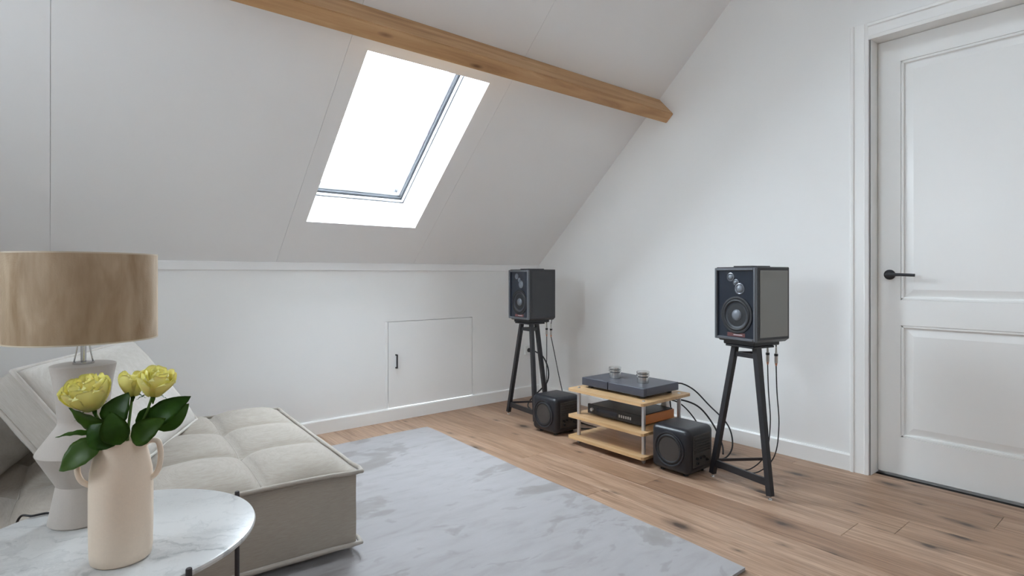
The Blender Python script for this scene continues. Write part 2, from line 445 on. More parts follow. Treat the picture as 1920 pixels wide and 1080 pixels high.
# door leaf: stiles, rails, two recessed panels
lx0, lx1 = .095, .135; ya, yb = DY0-.004, DY1+.004
bm = newbm()
st = .104
box(bm, lx0, lx1, ya-st, ya, .010, DZ-.005); box(bm, lx0, lx1, yb, yb+st, .010, DZ-.005)
for z0_, z1_ in ((.010, .205), (.787, .918), (2.16, DZ-.005)): box(bm, lx0, lx1, yb+st, ya-st, z0_, z1_)
door = struct(obj('door_1', bm, 'gloss_paint'), 'white two-panel door')
for z0_, z1_ in ((.205, .787), (.918, 2.16)):
    p0, p1 = yb+st, ya-st; bm = newbm()
    box(bm, lx0+.016, lx1-.008, p0, p1, z0_, z1_)
    # raised field with sloping borders
    q = .055
    lo = [Vector((lx0+.016, y_, z_)) for y_, z_ in ((p0+.02, z0_+.02), (p1-.02, z0_+.02), (p1-.02, z1_-.02), (p0+.02, z1_-.02))]
    hi = [Vector((lx0+.007, y_, z_)) for y_, z_ in ((p0+q, z0_+q), (p1-q, z0_+q), (p1-q, z1_-q), (p0+q, z1_-q))]
    va = [bm.verts.new(v) for v in lo]; vb = [bm.verts.new(v) for v in hi]
    for i in range(4): bm.faces.new([va[i], va[(i+1) % 4], vb[(i+1) % 4], vb[i]])
    bm.faces.new(vb); bm.faces.new(va[::-1])
    pn = obj('panel', bm, 'gloss_paint', door)
    bm = newbm(); m = .014
    for (a0, a1, c0, c1) in ((p0, p1, z0_, z0_+m), (p0, p1, z1_-m, z1_), (p0, p0+m, z0_, z1_), (p1-m, p1, z0_, z1_)):
        box(bm, lx0+.003, lx0+.018, a0, a1, c0, c1, .004, 2)
    obj('moulding', bm, 'gloss_paint', pn)
hb = newbm(); hy, hz = -2.652, 1.05
lathe(hb, [(0, 0), (.026, 0), (.026, .009), (.023, .011), (0, .011)], 32, Matrix.Translation((lx0, hy, hz)) @ RX)
rose = obj('handle_rose', hb, 'black_metal', door, True, 40)
hb = tb([(lx0-.005, hy, hz), (lx0-.046, hy, hz), (lx0-.054, hy-.012, hz), (lx0-.055, hy-.06, hz), (lx0-.055, hy-.125, hz-.003)], .0095, 12, 6, r2=.0075)
obj('handle', hb, 'black_metal', door, True)

# sloped ceiling: backing and separate panels with fine joints
def slab(bm, x0, x1, s0, s1, o0, o1, flip=False):
    pts = [slope_pt(x0, s0, o0, flip), slope_pt(x1, s0, o0, flip), slope_pt(x1, s1, o0, flip), slope_pt(x0, s1, o0, flip)]
    d = slope_pt(0, 0, o1, flip)-slope_pt(0, 0, o0, flip)
    prism(bm, pts, d)
SMAX = s_of(RID)
def holed(bm, x0, x1, s0, s1, hs, o0, o1, flip=False, up=None):
    if up:      # a second opening above: split the strip between the two
        sm = 2.2
        holed(bm, x0, x1, s0, sm, hs, o0, o1, flip); holed(bm, x0, x1, sm, s1, [up], o0, o1, flip); return
    hs = sorted(hs); cur = x0
    for hx0, hx1, hs0, hs1 in hs:
        if hx0 > cur: slab(bm, cur, hx0, s0, s1, o0, o1, flip)
        slab(bm, hx0, hx1, s0, hs0, o0, o1, flip); slab(bm, hx0, hx1, hs1, s1, o0, o1, flip)
        cur = hx1
    if x1 > cur: slab(bm, cur, x1, s0, s1, o0, o1, flip)
win = (WX0, WX1, WS0, WS1)
bm = newbm(); holed(bm, XL, .14, -.06, SMAX+.1, [(WX0-.02, WX1+.02, WS0-.02, WS1+.02), ], .009, .12, up=(UP[0]-.02, UP[1]+.02, UP[2]-.02, UP[3]+.02))
ceil = struct(obj('ceiling', bm, 'seam_grey'), 'white sloping attic ceiling')
seams = [XL, -3.325, -2.222, -1.245, .0]
for a, b in zip(seams, seams[1:]):
    bm = newbm(); g = .0007
    hs = [win] if a < WX0 < b else []
    holed(bm, a+g, b-g, -.0, SMAX, hs, 0, .0085, up=UP if hs else None)
    obj('ceiling_panel', bm, 'ceiling_paint', ceil)
bm = newbm(); holed(bm, XL, .14, -.06, SMAX+.02, [(a-.019, b+.019, 1.731, 2.239) for a, b in BACKW], 0, .12, True)
struct(obj('ceiling_rear', bm, 'ceiling_paint'), 'far roof slope behind the camera')

def skylight(name, x0, x1, s0, s1, flip, label):
    root = bpy.data.objects.new(name, None); C.objects.link(root); struct(root, label)
    T = .018; D = .25
    bm = newbm()
    for (a, b, c, d) in ((x0-T, x0, s0-T, s1+T), (x1, x1+T, s0-T, s1+T), (x0, x1, s0-T, s0), (x0, x1, s1, s1+T)):
        slab(bm, a, b, c, d, .0 if flip else .0089, D, flip)
    obj('lining', bm, 'lining_paint', root)
    def ring(a, b, c, d, wd, o0, o1, nm, mat, par, key=None):
        bm = newbm()
        slab(bm, a, a+wd, c, d, o0, o1, flip); slab(bm, b-wd, b, c, d, o0, o1, flip)
        slab(bm, a+wd, b-wd, c, c+wd, o0, o1, flip); slab(bm, a+wd, b-wd, d-wd, d, o0, o1, flip)
        return obj(nm, bm, mat, par)
    fr = ring(x0-.03, x1+.03, s0-.03, s1+.03, .033, D, D+.006, 'window_frame', 'sash_grey', root)
    ring(x0-.03, x1+.03, s0-.03, s1+.03, .042, D+.006, D+.022, 'frame_lip', 'sash_white', fr)
    ring(x0-.03, x1+.03, s0-.03, s1+.03, .047, D+.022, D+.027, 'frame_gasket', 'sash_grey', fr)
    ring(x0-.03, x1+.03, s0-.03, s1+.03, .058, D+.027, D+.05, 'frame_rebate', 'frame_recess', fr)
    sa = ring(x0+.026, x1-.026, s0+.026, s1-.026, .028, D+.045, D+.085, 'sash', 'sash_white', root)
    ring(x0+.052, x1-.052, s0+.052, s1-.052, .004, D+.047, D+.08, 'glazing_gasket', 'sash_grey', sa)
    bm = newbm(); slab(bm, x0+.054, x1-.054, s0+.054, s1-.054, D+.062, D+.068, flip)
    obj('pane', bm, 'window_glass', root)
    return root
plain('sash_white', (.80, .81, .83), .35); plain('sash_grey', (.035, .037, .042), .5); plain('frame_recess', (.085, .09, .10), .5)
bm = newbm(); yc = (LWY0+LWY1)/2
for (a, b, c, d_) in ((LWY0, LWY0+.05, LWZ0, LWZ1), (LWY1-.05, LWY1, LWZ0, LWZ1), (LWY0+.05, LWY1-.05, LWZ0, LWZ0+.05), (LWY0+.05, LWY1-.05, LWZ1-.05, LWZ1), (yc-.02, yc+.02, LWZ0+.05, LWZ1-.05)):
    box(bm, XL-.10, XL-.05, a, b, c, d_)
gw = struct(obj('window_2', bm, 'gloss_paint'), 'white gable window added on the sofa side for fill light')
for a, b in ((LWY0+.05, yc-.02), (yc+.02, LWY1-.05)): obj('pane', bx(XL-.08, XL-.074, a, b, LWZ0+.05, LWZ1-.05), 'window_glass', gw)
skylight('window_1', *win, False, 'white framed skylight in the sloping ceiling')
skylight('window_3', *UP, False, 'white framed skylight added higher up the same slope for light')
for k, (a, b) in enumerate(BACKW): skylight('window_%d' % (k+4), a, b, 1.75, 2.22, True, 'skylight added in the far roof slope for fill light')

# purlin beam
P1 = Vector((0, -1.268, 2.284)); sdn = Vector((0, math.cos(AN), -math.sin(AN))); inn = -SN
cs = [Vector((0, -1.268, Z0+SL*1.268)), None, None, None]
cs[1] = cs[0]+inn*.172; cs[2] = cs[1]+sdn*.078; cs[3] = cs[0]+sdn*.078
bm = newbm(); prism(bm, [c+Vector((XL, 0, 0)) for c in cs], (-XL-.001, 0, 0))
bmesh.ops.bevel(bm, geom=[e for e in bm.edges if e.calc_length() > 1], offset=.004, segments=2, affect='EDGES')
struct(obj('trim_7', bm, 'pine_beam'), 'exposed pine roof beam along the slope')

# outlet on the knee wall
t = thing('wall_socket', 'small white wall socket with black plug behind left speaker stand', 'socket', (-.127, 0, .40))
obj('plate', bx(-.04, .04, -.012, 0, -.04, .04, .004, 2), 'white_plastic', t)
obj('plug', lt([(0, 0), (.019, 0), (.017, .03), (.008, .036), (0, .036)], 16, Matrix.Translation((0, -.012, 0)) @ Matrix.Rotation(PI/2, 4, 'X')), 'black_plastic', t, True, 40)

# ------------------------------------------------------------------ rug
bm = newbm(); NX, NY = 40, 60
c0 = Vector((-1.331, -.335)); ux = Vector((-1, -.01)); uy = Vector((-.0355, -1.0)).normalized()
LX, LY = 1.46, 2.335
def rugp(i, j, z):
    u, v = i/NX, j/NY
    p = c0+ux*LX*u+uy*LY*v
    p.x += .004*math.sin(v*9+1)+.003*math.sin(v*23); p.y += .004*math.sin(u*8)
    return (p.x, p.y, z)
top = [[bm.verts.new(rugp(i, j, .0115+.001*math.sin(i*1.7)*math.sin(j*1.3))) for j in range(NY+1)] for i in range(NX+1)]
for i in range(NX):
    for j in range(NY): bm.faces.new([top[i][j], top[i+1][j], top[i+1][j+1], top[i][j+1]])
edge = [(i, 0) for i in range(NX)]+[(NX, j) for j in range(NY)]+[(i, NY) for i in range(NX, 0, -1)]+[(0, j) for j in range(NY, 0, -1)]
lo = [bm.verts.new(rugp(i, j, .0006)) for i, j in edge]
for k in range(len(edge)):
    a, b = edge[k], edge[(k+1) % len(edge)]
    bm.faces.new([top[a[0]][a[1]], top[b[0]][b[1]], lo[(k+1) % len(edge)], lo[k]])
rug = tag(obj('rug', bm, 'rug_pile', None, True, 50), 'pale grey rug with mottled darker blotches on the oak floor', 'rug')

# ------------------------------------------------------------------ sofa
SX, SY = .66, .59
sofa = thing('sofa', 'low off-white linen lounge sofa with tufted seat by the knee wall', 'sofa', (-3.068, -1.082, .012), -R(3))
ZT = .305
def seat_z(u, v):
    cx_, cy_ = (u*4) % 1.0, (v*3) % 1.0
    sx_ = max(0, math.sin(PI*cx_))**.5; sy_ = max(0, math.sin(PI*cy_))**.5
    cr = (1-abs(2*u-1)**8)*(1-abs(2*v-1)**8)
    z = ZT+.004+.012*cr+.050*(.25*min(sx_, sy_)+.75*sx_*sy_)*min(1, cr*2.5+.12)
    z -= .016*math.exp(-((cx_-round(cx_))**2+(cy_-round(cy_))**2)/.012)*cr
    z += .002*math.sin(u*37+v*11)*math.sin(v*29)*cr
    return z
bm = newbm(); NX, NY = 72, 60
def sp(i, j):
    u, v = i/NX, j/NY
    return Vector((-SX+2*SX*u, -SY+2*SY*v, seat_z(u, v)))
g = [[bm.verts.new(sp(i, j)) for j in range(NY+1)] for i in range(NX+1)]
for i in range(NX):
    for j in range(NY): bm.faces.new([g[i][j], g[i+1][j], g[i+1][j+1], g[i][j+1]])
edge = [(i, 0) for i in range(NX)]+[(NX, j) for j in range(NY)]+[(i, NY) for i in range(NX, 0, -1)]+[(0, j) for j in range(NY, 0, -1)]
lo = [bm.verts.new(Vector((g[i][j].co.x, g[i][j].co.y, ZT-.01))) for i, j in edge]
for k in range(len(edge)):
    a, b = edge[k], edge[(k+1) % len(edge)]
    bm.faces.new([g[a[0]][a[1]], g[b[0]][b[1]], lo[(k+1) % len(edge)], lo[k]])
pad = obj('seat_pad', bm, 'linen', sofa, True)
# stitched seams on the pad
for k in (1, 2, 3):
    obj('stitch_seam', tb([(-SX+2*SX*k/4, -SY+2*SY*v/40, seat_z(k/4, v/40)+.0005) for v in range(1, 40)], .0028, 6), 'linen_piping', pad, True)
for k in (1, 2):
    obj('stitch_seam', tb([(-SX+2*SX*u/48, -SY+2*SY*k/3, seat_z(u/48, k/3)+.0005) for u in range(1, 48)], .0028, 6), 'linen_piping', pad, True)
# base with gently bulging sides
bm = newbm(); per = []
NS = 24
for i in range(NS): per.append((-1+2*i/NS, -1, 0, -1))
for i in range(NS): per.append((1, -1+2*i/NS, 1, 0))
for i in range(NS): per.append((1-2*i/NS, 1, 0, 1))
for i in range(NS): per.append((-1, 1-2*i/NS, -1, 0))
rings = []
for zi_ in range(9):
    f = zi_/8; z = .03+(ZT-.03)*f; bul = .012*math.sin(PI*f)
    rings.append([bm.verts.new((a*SX*(.992)+nx_*bul*(1-abs(b if nx_ else a)**6), b*SY*.992+ny_*bul*(1-abs(a if ny_ else b)**6)+.0015*math.sin(14*a+9*f), z+(.004*math.sin(6*(a+b)) if zi_ == 8 else 0))) for a, b, nx_, ny_ in per])
for A, B in zip(rings, rings[1:]):
    for i in range(len(per)): bm.faces.new([A[i], A[(i+1) % len(per)], B[(i+1) % len(per)], B[i]])
bm.faces.new(rings[0][::-1]); bm.faces.new(rings[-1])
obj('base', bm, 'linen', sofa, True, 50)
def rectpath(hx, hy, z, wave=0.0, ear=.012, n=14):
    pts = []
    cs_ = [(-hx, -hy), (hx, -hy), (hx, hy), (-hx, hy)]
    for q in range(4):
        a, b = Vector(cs_[q]), Vector(cs_[(q+1) % 4])
        for i in range(n):
            t_ = i/n; p = a.lerp(b, t_)
            e = ear*(math.exp(-t_*16)+math.exp(-(1-t_)*16))
            d = Vector((math.copysign(1, p.x) if abs(abs(p.x)-hx) < 1e-6 else 0, math.copysign(1, p.y) if abs(abs(p.y)-hy) < 1e-6 else 0))
            p = p+d*e*.6
            pts.append((p.x, p.y, z+wave*math.sin(PI*t_)+wave*.4*math.sin(3*PI*t_)))
    return pts
obj('piping', tb(rectpath(SX+.004, SY+.004, ZT+.004, .006), .0085, 8, 2, True), 'linen_piping', sofa, True)
obj('piping', tb(rectpath(SX+.002, SY+.002, .045, 0), .0085, 8, 2, True), 'linen_piping', sofa, True)
for sx_ in (-1, 1):
    for sy_ in (-1, 1):
        obj('foot', bx(sx_*(SX-.1)-.03, sx_*(SX-.1)+.03, sy_*(SY-.1)-.03, sy_*(SY-.1)+.03, 0 if sx_ > 0 else -.012, .032, .004, 1), 'black_plastic', sofa)
bm = bx(-SX-.26, -SX-.012, -SY, SY, .03, .62, .05, 5); obj('backrest', bm, 'linen', sofa, True)

def cushion(name, label, L, H, T, M, edge_t=.45, stitch=True):
    root = thing(name, label, 'cushion'); root.matrix_world = M
    bm = newbm(); nx, ny = 36, 26
    def prof(u, v, s):
        k = ((1-abs(u)**5)*(1-abs(v)**5))**.55
        ex = 1-.018*(1-abs(u)**2)*abs(v)**6
        ey = 1-.018*(1-abs(v)**2)*abs(u)**6
        wr = .003*math.sin(9*u+4*v*s)*math.sin(7*v+2*u)*k
        return Vector((u*L/2*ey, v*H/2*ex, s*(T/2*(edge_t+(1-edge_t)*k))+wr))
    G = {}
    for s in (1, -1):
        for i in range(nx+1):
            for j in range(ny+1):
                G[s, i, j] = bm.verts.new(prof(-1+2*i/nx, -1+2*j/ny, s))
        for i in range(nx):
            for j in range(ny): bm.faces.new([G[s, i, j], G[s, i+1, j], G[s, i+1, j+1], G[s, i, j+1]])
    ed = [(i, 0) for i in range(nx)]+[(nx, j) for j in range(ny)]+[(i, ny) for i in range(nx, 0, -1)]+[(0, j) for j in range(ny, 0, -1)]
    for k in range(len(ed)):
        a, b = ed[k], ed[(k+1) % len(ed)]
        bm.faces.new([G[1, a[0], a[1]], G[1, b[0], b[1]], G[-1, b[0], b[1]], G[-1, a[0], a[1]]])
    pf = [[G[s, a[0], a[1]].co.copy() for a in ed] for s in (1, -1)]
    obj('cover', bm, 'linen_light', root, True, 60)
    for p in pf: obj('piping', tb(p, .0075, 8, 1, True), 'linen_light_piping', root, True)
    return root
def frame(X, Y, Z, loc):
    return Matrix(((X.x, Y.x, Z.x, loc.x), (X.y, Y.y, Z.y, loc.y), (X.z, Y.z, Z.z, loc.z), (0, 0, 0, 1)))
u = Vector((-.433, -.902, 0)).normalized(); wv = Vector((-.525, .253, .812)).normalized(); nn = (-u).cross(wv).normalized()
LC, HC, TC = .87, .47, .20
o0 = Vector((-2.793, -.711, .372))
cushion('back_cushion', 'big off-white linen back cushion with piped edges leaning on the sofa', LC, HC, TC, frame(-u, wv, nn, o0+u*LC/2+wv*HC/2-nn*TC*.26), .5)
# plump support cushion behind it
u2 = Vector((-.25, -.97, 0)).normalized(); w2 = Vector((-.97*.30, .25*.30, .954)); w2 = (w2-u2*w2.dot(u2)).normalized(); n2 = (-u2).cross(w2).normalized()
cushion('support_cushion', 'plump grey-beige linen cushion resting on the seat behind the lamp', .62, .30, .26, frame(-u2, w2, n2, Vector((-3.555, -.97, .475))), .45)

# ------------------------------------------------------------------ side table with lamp, jug and roses
TZ = .45; TC_ = Vector((-3.22, -2.12))
t = thing('side_table', 'round white marble side table on slim black rods beside the sofa', 'table', (TC_.x, TC_.y, 0))
obj('tabletop', lt([(0, TZ-.016), (.292, TZ-.016), (.299, TZ-.012), (.3005, TZ-.006), (.2985, TZ-.0015), (.295, TZ), (0, TZ)], 96), 'marble', t, True, 35)
ang0 = math.atan2(-2.028+2.12, -2.937+3.22)
for k in range(4):
    a = ang0-R(90)*k+(R(3) if k == 1 else 0)
    px_, py_ = .303*math.cos(a), .303*math.sin(a)
    bm = newbm(); lathe(bm, [(0, 0), (.0062, 0), (.0062, TZ+.006), (.005, TZ+.008), (0, TZ+.008)], 16, Matrix.Translation((px_, py_, 0)))
    obj('leg', bm, 'brown_black_metal', t, True, 40)
bm = newbm(); tube(bm, [(.303*math.cos(2*PI*i/64), .303*math.sin(2*PI*i/64), .05) for i in range(64)], .005, 8, 1, True)
obj('base_ring', bm, 'brown_black_metal', t, True)

LAMP = Vector((-3.264, -1.955, TZ))
t = thing('table_lamp', 'table lamp with champagne velvet drum shade on an angular ceramic base', 'lamp', LAMP, YAW)
prof = [(0, .0), (.067, .0), (.0705, .004), (.0560, .084), (.0545, .092), (.093, .168), (.0948, .172), (.093, .177), (.0535, .234), (.0505, .242), (.051, .25), (.057, .315), (.062, .35), (.067, .376), (.0665, .380), (.063, .3815), (0, .3815)]
obj('base', lt(prof, 64), 'matte_ceramic', t, True, 28)
obj('felt', lt([(0, 0), (.062, 0), (.062, .002), (0, .002)], 32), 'black_plastic', t)
bm = newbm(); lathe(bm, [(0, .3815), (.022, .3815), (.022, .387), (.006, .389), (.006, .47), (.014, .472), (.014, .52), (0, .52)], 24)
stem = obj('lamp_stem', bm, 'chrome', t, True, 35)
bm = newbm()
for k in range(4):
    a = R(90*k+30); tube(bm, [(.019*math.cos(a), .019*math.sin(a), .386), (.012*math.cos(a), .012*math.sin(a), .43), (.017*math.cos(a), .017*math.sin(a), .47)], .0016, 6, 4)
obj('wire_holder', bm, 'chrome', stem, True)
zb, zt_ = .442, .650; rs = .155
prof = [(rs, zb), (rs, zt_), (rs-.003, zt_), (rs-.003, zb), (rs, zb)]
shade = obj('shade', lt(prof, 96), 'champagne_velvet', t, True, 40)
for z in (zb, zt_):
    obj('rim', lt([(rs+.0006, z-.0016), (rs+.0006, z+.0016), (rs-.0042, z+.0016), (rs-.0042, z-.0016), (rs+.0006, z-.0016)], 96), 'champagne_trim', shade, True, 40)
obj('shade_liner', lt([(rs-.0032, zb+.004), (rs-.0032, zt_-.004), (rs-.0042, zt_-.004), (rs-.0042, zb+.004), (rs-.0032, zb+.004)], 96), 'white_plastic', shade, True, 40)
bm = newbm()
for k in range(3):
    a = R(120*k+15); tube(bm, [(.012*math.cos(a), .012*math.sin(a), .475), ((rs-.004)*math.cos(a), (rs-.004)*math.sin(a), .455)], .0018, 6)
obj('spider', bm, 'chrome', shade, True)
obj('bulb', lt([(0, .52), (.013, .522), (.014, .535), (.028, .565), (.03, .58), (.022, .60), (0, .61)], 24), 'white_plastic', t, True)
cord = tag(obj('lamp_cord', tb([(-3.315, -1.885, TZ+.004), (-3.335, -1.868, TZ+.004), (-3.362, -1.868, TZ+.0045), (-3.385, -1.846, TZ+.001), (-3.396, -1.832, TZ-.05), (-3.40, -1.83, .25), (-3.41, -1.80, .02), (-3.5, -1.85, .018)], .0028, 8, 8), 'cable_black', None, True), 'black flex of the table lamp trailing over the marble edge', 'cord')

# jug: local x runs across the picture, local y away from it
JUG = Vector((-3.211, -2.247, TZ))
jug = thing('jug', 'cream stoneware jug holding yellow roses on the marble table', 'jug', JUG, YAW)
prof = [(0, .0), (.050, .0), (.0545, .004), (.0565, .02), (.0575, .08), (.0575, .15), (.056, .185), (.051, .212), (.0475, .228), (.047, .245), (.049, .2555), (.0475, .257), (.045, .2555), (.043, .245), (.0435, .228), (.047, .21), (.052, .185), (.0535, .08), (.052, .02), (0, .012)]
obj('body', lt(prof, 64), 'cream_stoneware', jug, True, 50)
obj('handle', tb([(.043, .012, .240), (.054, .016, .245), (.066, .020, .240), (.0695, .022, .215), (.068, .020, .188), (.062, .016, .172), (.052, .012, .164)], .0055, 10, 6), 'cream_stoneware', jug, True)
obj('handle', tb([(-.040, -.024, .232), (-.052, -.03, .231), (-.063, -.036, .219), (-.065, -.037, .195), (-.060, -.032, .174), (-.048, -.026, .163)], .0055, 10, 6), 'cream_stoneware', jug, True)

def petal_bm(r0, h, half, phi, openv, curl, rr_):
    bm = newbm(); n, m = 12, 10; G = []
    for i in range(n+1):
        uu = -1+2*i/n; row = []
        for j in range(m+1):
            v = j/m
            wdt = half*(.45+.55*math.sin(PI*min(.5, .15+v*.45)))*math.sqrt(max(.02, 1-max(0, (v-.62)/.40)**2.2*abs(uu)**1.2))
            a = phi+uu*wdt
            r = r0*(.22+.78*math.sin(PI*min(.62, .08+v*.50))**.9)*(1-.10*v*v+openv*v*v)+curl*max(0, v-.72)**2*6
            r *= 1+.05*uu*uu*v
            z = h*(v**.9)*(1-.16*abs(uu)**2.5*v)-curl*max(0, v-.82)**2*6+.0014*math.sin(5*uu+phi*3)*v
            row.append(bm.verts.new((r*math.cos(a), r*math.sin(a), z)))
        G.append(row)
    for i in range(n):
        for j in range(m): bm.faces.new([G[i][j], G[i+1][j], G[i+1][j+1], G[i][j+1]])
    return bm
def leaf_bm(base, tip, width, nrm, droop=.012, fold=.18):
    base, tip, nrm = Vector(base), Vector(tip), Vector(nrm)
    ax = tip-base; L = ax.length; ax.normalize(); sd = ax.cross(nrm).normalized(); up = sd.cross(ax).normalized()
    bm = newbm(); n, m = 12, 6; G = []
    for i in range(n+1):
        f = i/n
        wd = width/2*(math.sin(PI*f**.82))**.8 if 0 < f < 1 else .0006
        row = []
        for j in range(m+1):
            s = -1+2*j/m
            p = base+ax*L*f+sd*wd*s+up*(abs(s)*wd*fold-droop*math.sin(PI*f)*-.6-droop*f*f+.0012*math.sin(f*26)*abs(s))
            row.append(bm.verts.new(p))
        G.append(row)
    for i in range(n):
        for j in range(m): bm.faces.new([G[i][j], G[i+1][j], G[i+1][j+1], G[i][j+1]])
    bmesh.ops.solidify(bm, geom=bm.faces[:], thickness=.0006)
    return bm
K = 885.0
def jl(px_, py_, y=0.0):     # metres in the jug's own frame
    return Vector(((px_-228)/K*(1+y/1.2), y, .60-(py_-515)/K*(1+y/1.2)))
def rose_thing(label, px_, py_, y, rad, h, tilt, openv, layers, leaves, stem_pts, seed):
    rg = random.Random(seed)
    root = thing('rose', label, 'rose', JUG, YAW, 'yellow roses in the jug')
    c = jl(px_, py_, y)
    Mb = Matrix.Translation(c) @ Euler(tilt).to_matrix().to_4x4() @ Matrix.Translation((0, 0, -h*.5))
    bm = newbm(); lathe(bm, [(0, 0), (rad*.28, h*.05), (rad*.42, h*.35), (rad*.36, h*.7), (rad*.16, h*.88), (0, h*.9)], 16)
    bmesh.ops.transform(bm, matrix=Mb, verts=bm.verts[:])
    bloom = obj('bloom', bm, 'yellow_petal', root, True)
    for (nl, fr_, fh, half, ov, cu) in layers:
        ph0 = rg.uniform(0, 6)
        for k in range(nl):
            pm = petal_bm(rad*fr_*rg.uniform(.95, 1.04), h*fh*rg.uniform(.95, 1.05), half, ph0+2*PI*k/nl+rg.uniform(-.15, .15), ov*rg.uniform(.7, 1.3), cu*rad*rg.uniform(.6, 1.3), rg)
            bmesh.ops.solidify(pm, geom=pm.faces[:], thickness=.0009)
            bmesh.ops.transform(pm, matrix=Mb, verts=pm.verts[:])
            obj('petal', pm, 'yellow_petal', bloom, True)
    base = Mb @ Vector((0, 0, .002))
    for k in range(5):
        a = 2*PI*k/5+.3
        tipv = Mb @ Vector((rad*.95*math.cos(a), rad*.95*math.sin(a), -rad*.15))
        obj('sepal', leaf_bm(base, tipv, .009, (0, 0, 1), .003), 'rose_leaf', root, True)
    obj('stem', tb([base]+[Vector(p) for p in stem_pts], .0028, 8, 6), 'stem_green', root, True)
    for (bx_, by_, yb_, tx_, ty_, yt_, wd, nr) in leaves:
        obj('leaf', leaf_bm(jl(bx_, by_, yb_), jl(tx_, ty_, yt_), wd/K, nr), 'rose_leaf', root, True)
OPEN = [(3, .30, 1.0, 1.2, -.05, .0), (4, .48, 1.05, 1.0, .0, .04), (5, .70, 1.03, .88, .02, .08), (6, .92, .95, .80, .05, .12), (6, 1.06, .84, .78, .08, .16)]
BUD = [(3, .46, 1.0, 1.15, -.05, .0), (3, .70, 1.02, 1.1, .0, .06), (4, .94, .98, .92, .02, .12)]
rose_thing('large fully open yellow rose, leftmost in the jug', 172, 739, -.012, .041, .066, (R(20), -R(8), 0), .2, OPEN,
    [(216, 830, -.035, 150, 880, -.070, 54, (-.2, -1, .5)), (230, 800, -.02, 140, 772, -.03, 46, (0, -.8, -.5)), (205, 818, -.02, 136, 812, -.05, 15, (0, -.5, 1)),
     (244, 836, -.045, 200, 797, -.055, 48, (.1, -1, .6)), (222, 806, -.015, 168, 800, -.02, 40, (0, -1, -.2))],
    [(-.045, -.008, .30), (-.02, 0, .25), (-.01, 0, .10)], 1)
rose_thing('small half-hidden yellow rosebud between the two larger roses', 237, 720, .02, .027, .050, (R(6), R(4), 0), .0, BUD,
    [(230, 805, -.03, 246, 736, -.02, 56, (-.1, -1, .2)), (258, 834, -.05, 243, 774, -.06, 46, (.5, -1, .1)), (226, 815, -.01, 205, 762, .0, 46, (-.3, -1, .1))],
    [(.008, .015, .30), (.006, .01, .24), (.004, .01, .10)], 2)
rose_thing('yellow rose tinged peach, tallest and rightmost in the jug', 289, 717, .005, .033, .056, (R(8), R(16), 0), .06, BUD+[(4, 1.02, .84, .8, .10, .22)],
    [(280, 800, -.01, 347, 742, .01, 44, (.2, -1, .5)), (268, 830, -.03, 322, 785, -.03, 46, (.1, -1, .4)), (255, 800, .0, 300, 768, .02, 42, (0, -1, .4)), (290, 806, .01, 336, 760, .03, 38, (.4, -.8, -.1))],
    [(.052, .004, .31), (.03, .004, .25), (.012, 0, .10)], 3)

# ------------------------------------------------------------------ loudspeakers on stands
def stand(label, A, B, Cc, tops, ztop):
    ctr = (A+B+Cc)/3
    t = thing('speaker_stand', label, 'speaker stand', (ctr.x, ctr.y, 0), 0, 'black speaker stands')
    loc = lambda p, z: Vector((p.x-ctr.x, p.y-ctr.y, z))
    legs = [(A, tops[0]), (B, tops[1]), (Cc, tops[2])]
    pt = lambda k, z: loc(legs[k][0], 0).lerp(loc(legs[k][1], 0), z/ztop)+Vector((0, 0, z))
    for k in range(3):
        L = obj('leg', barbm(pt(k, .018), pt(k, ztop), .026, .026, up=((B-A).x, (B-A).y, 0)), 'black_metal', t)
        f = pt(k, .02)
        obj('spike', lt([(0, -.02), (.0015, -.02), (.006, -.004), (.006, .0), (0, .0)], 12, Matrix.Translation(f)), 'spike_steel', L, True, 40)
        obj('spike_cup', lt([(0, 0), (.010, 0), (.009, .004), (0, .004)], 16, Matrix.Translation((f.x, f.y, 0))), 'spike_steel', L, True, 40)
    obj('front_brace', barbm(pt(0, .075), pt(1, .075), .012, .034), 'black_metal', t)
    for k in (0, 1): obj('rear_brace', barbm(pt(k, .088), pt(2, .088), .008, .014), 'brown_black_metal', t)
    for a, b in ((0, 1), (1, 2), (2, 0)): obj('top_brace', barbm(pt(a, ztop-.045), pt(b, ztop-.045), .012, .022), 'black_metal', t)
    d = (B-A).normalized(); M = Matrix.Rotation(math.atan2(d.y, d.x), 4, 'Z')
    tc = (loc(tops[0], 0)+loc(tops[1], 0)+loc(tops[2], 0))/3
    obj('top_plate', bx(-.085, .085, -.075, .075, ztop-.004, ztop+.006, .002, 1, Matrix.Translation(tc) @ M), 'black_metal', t)
    return t
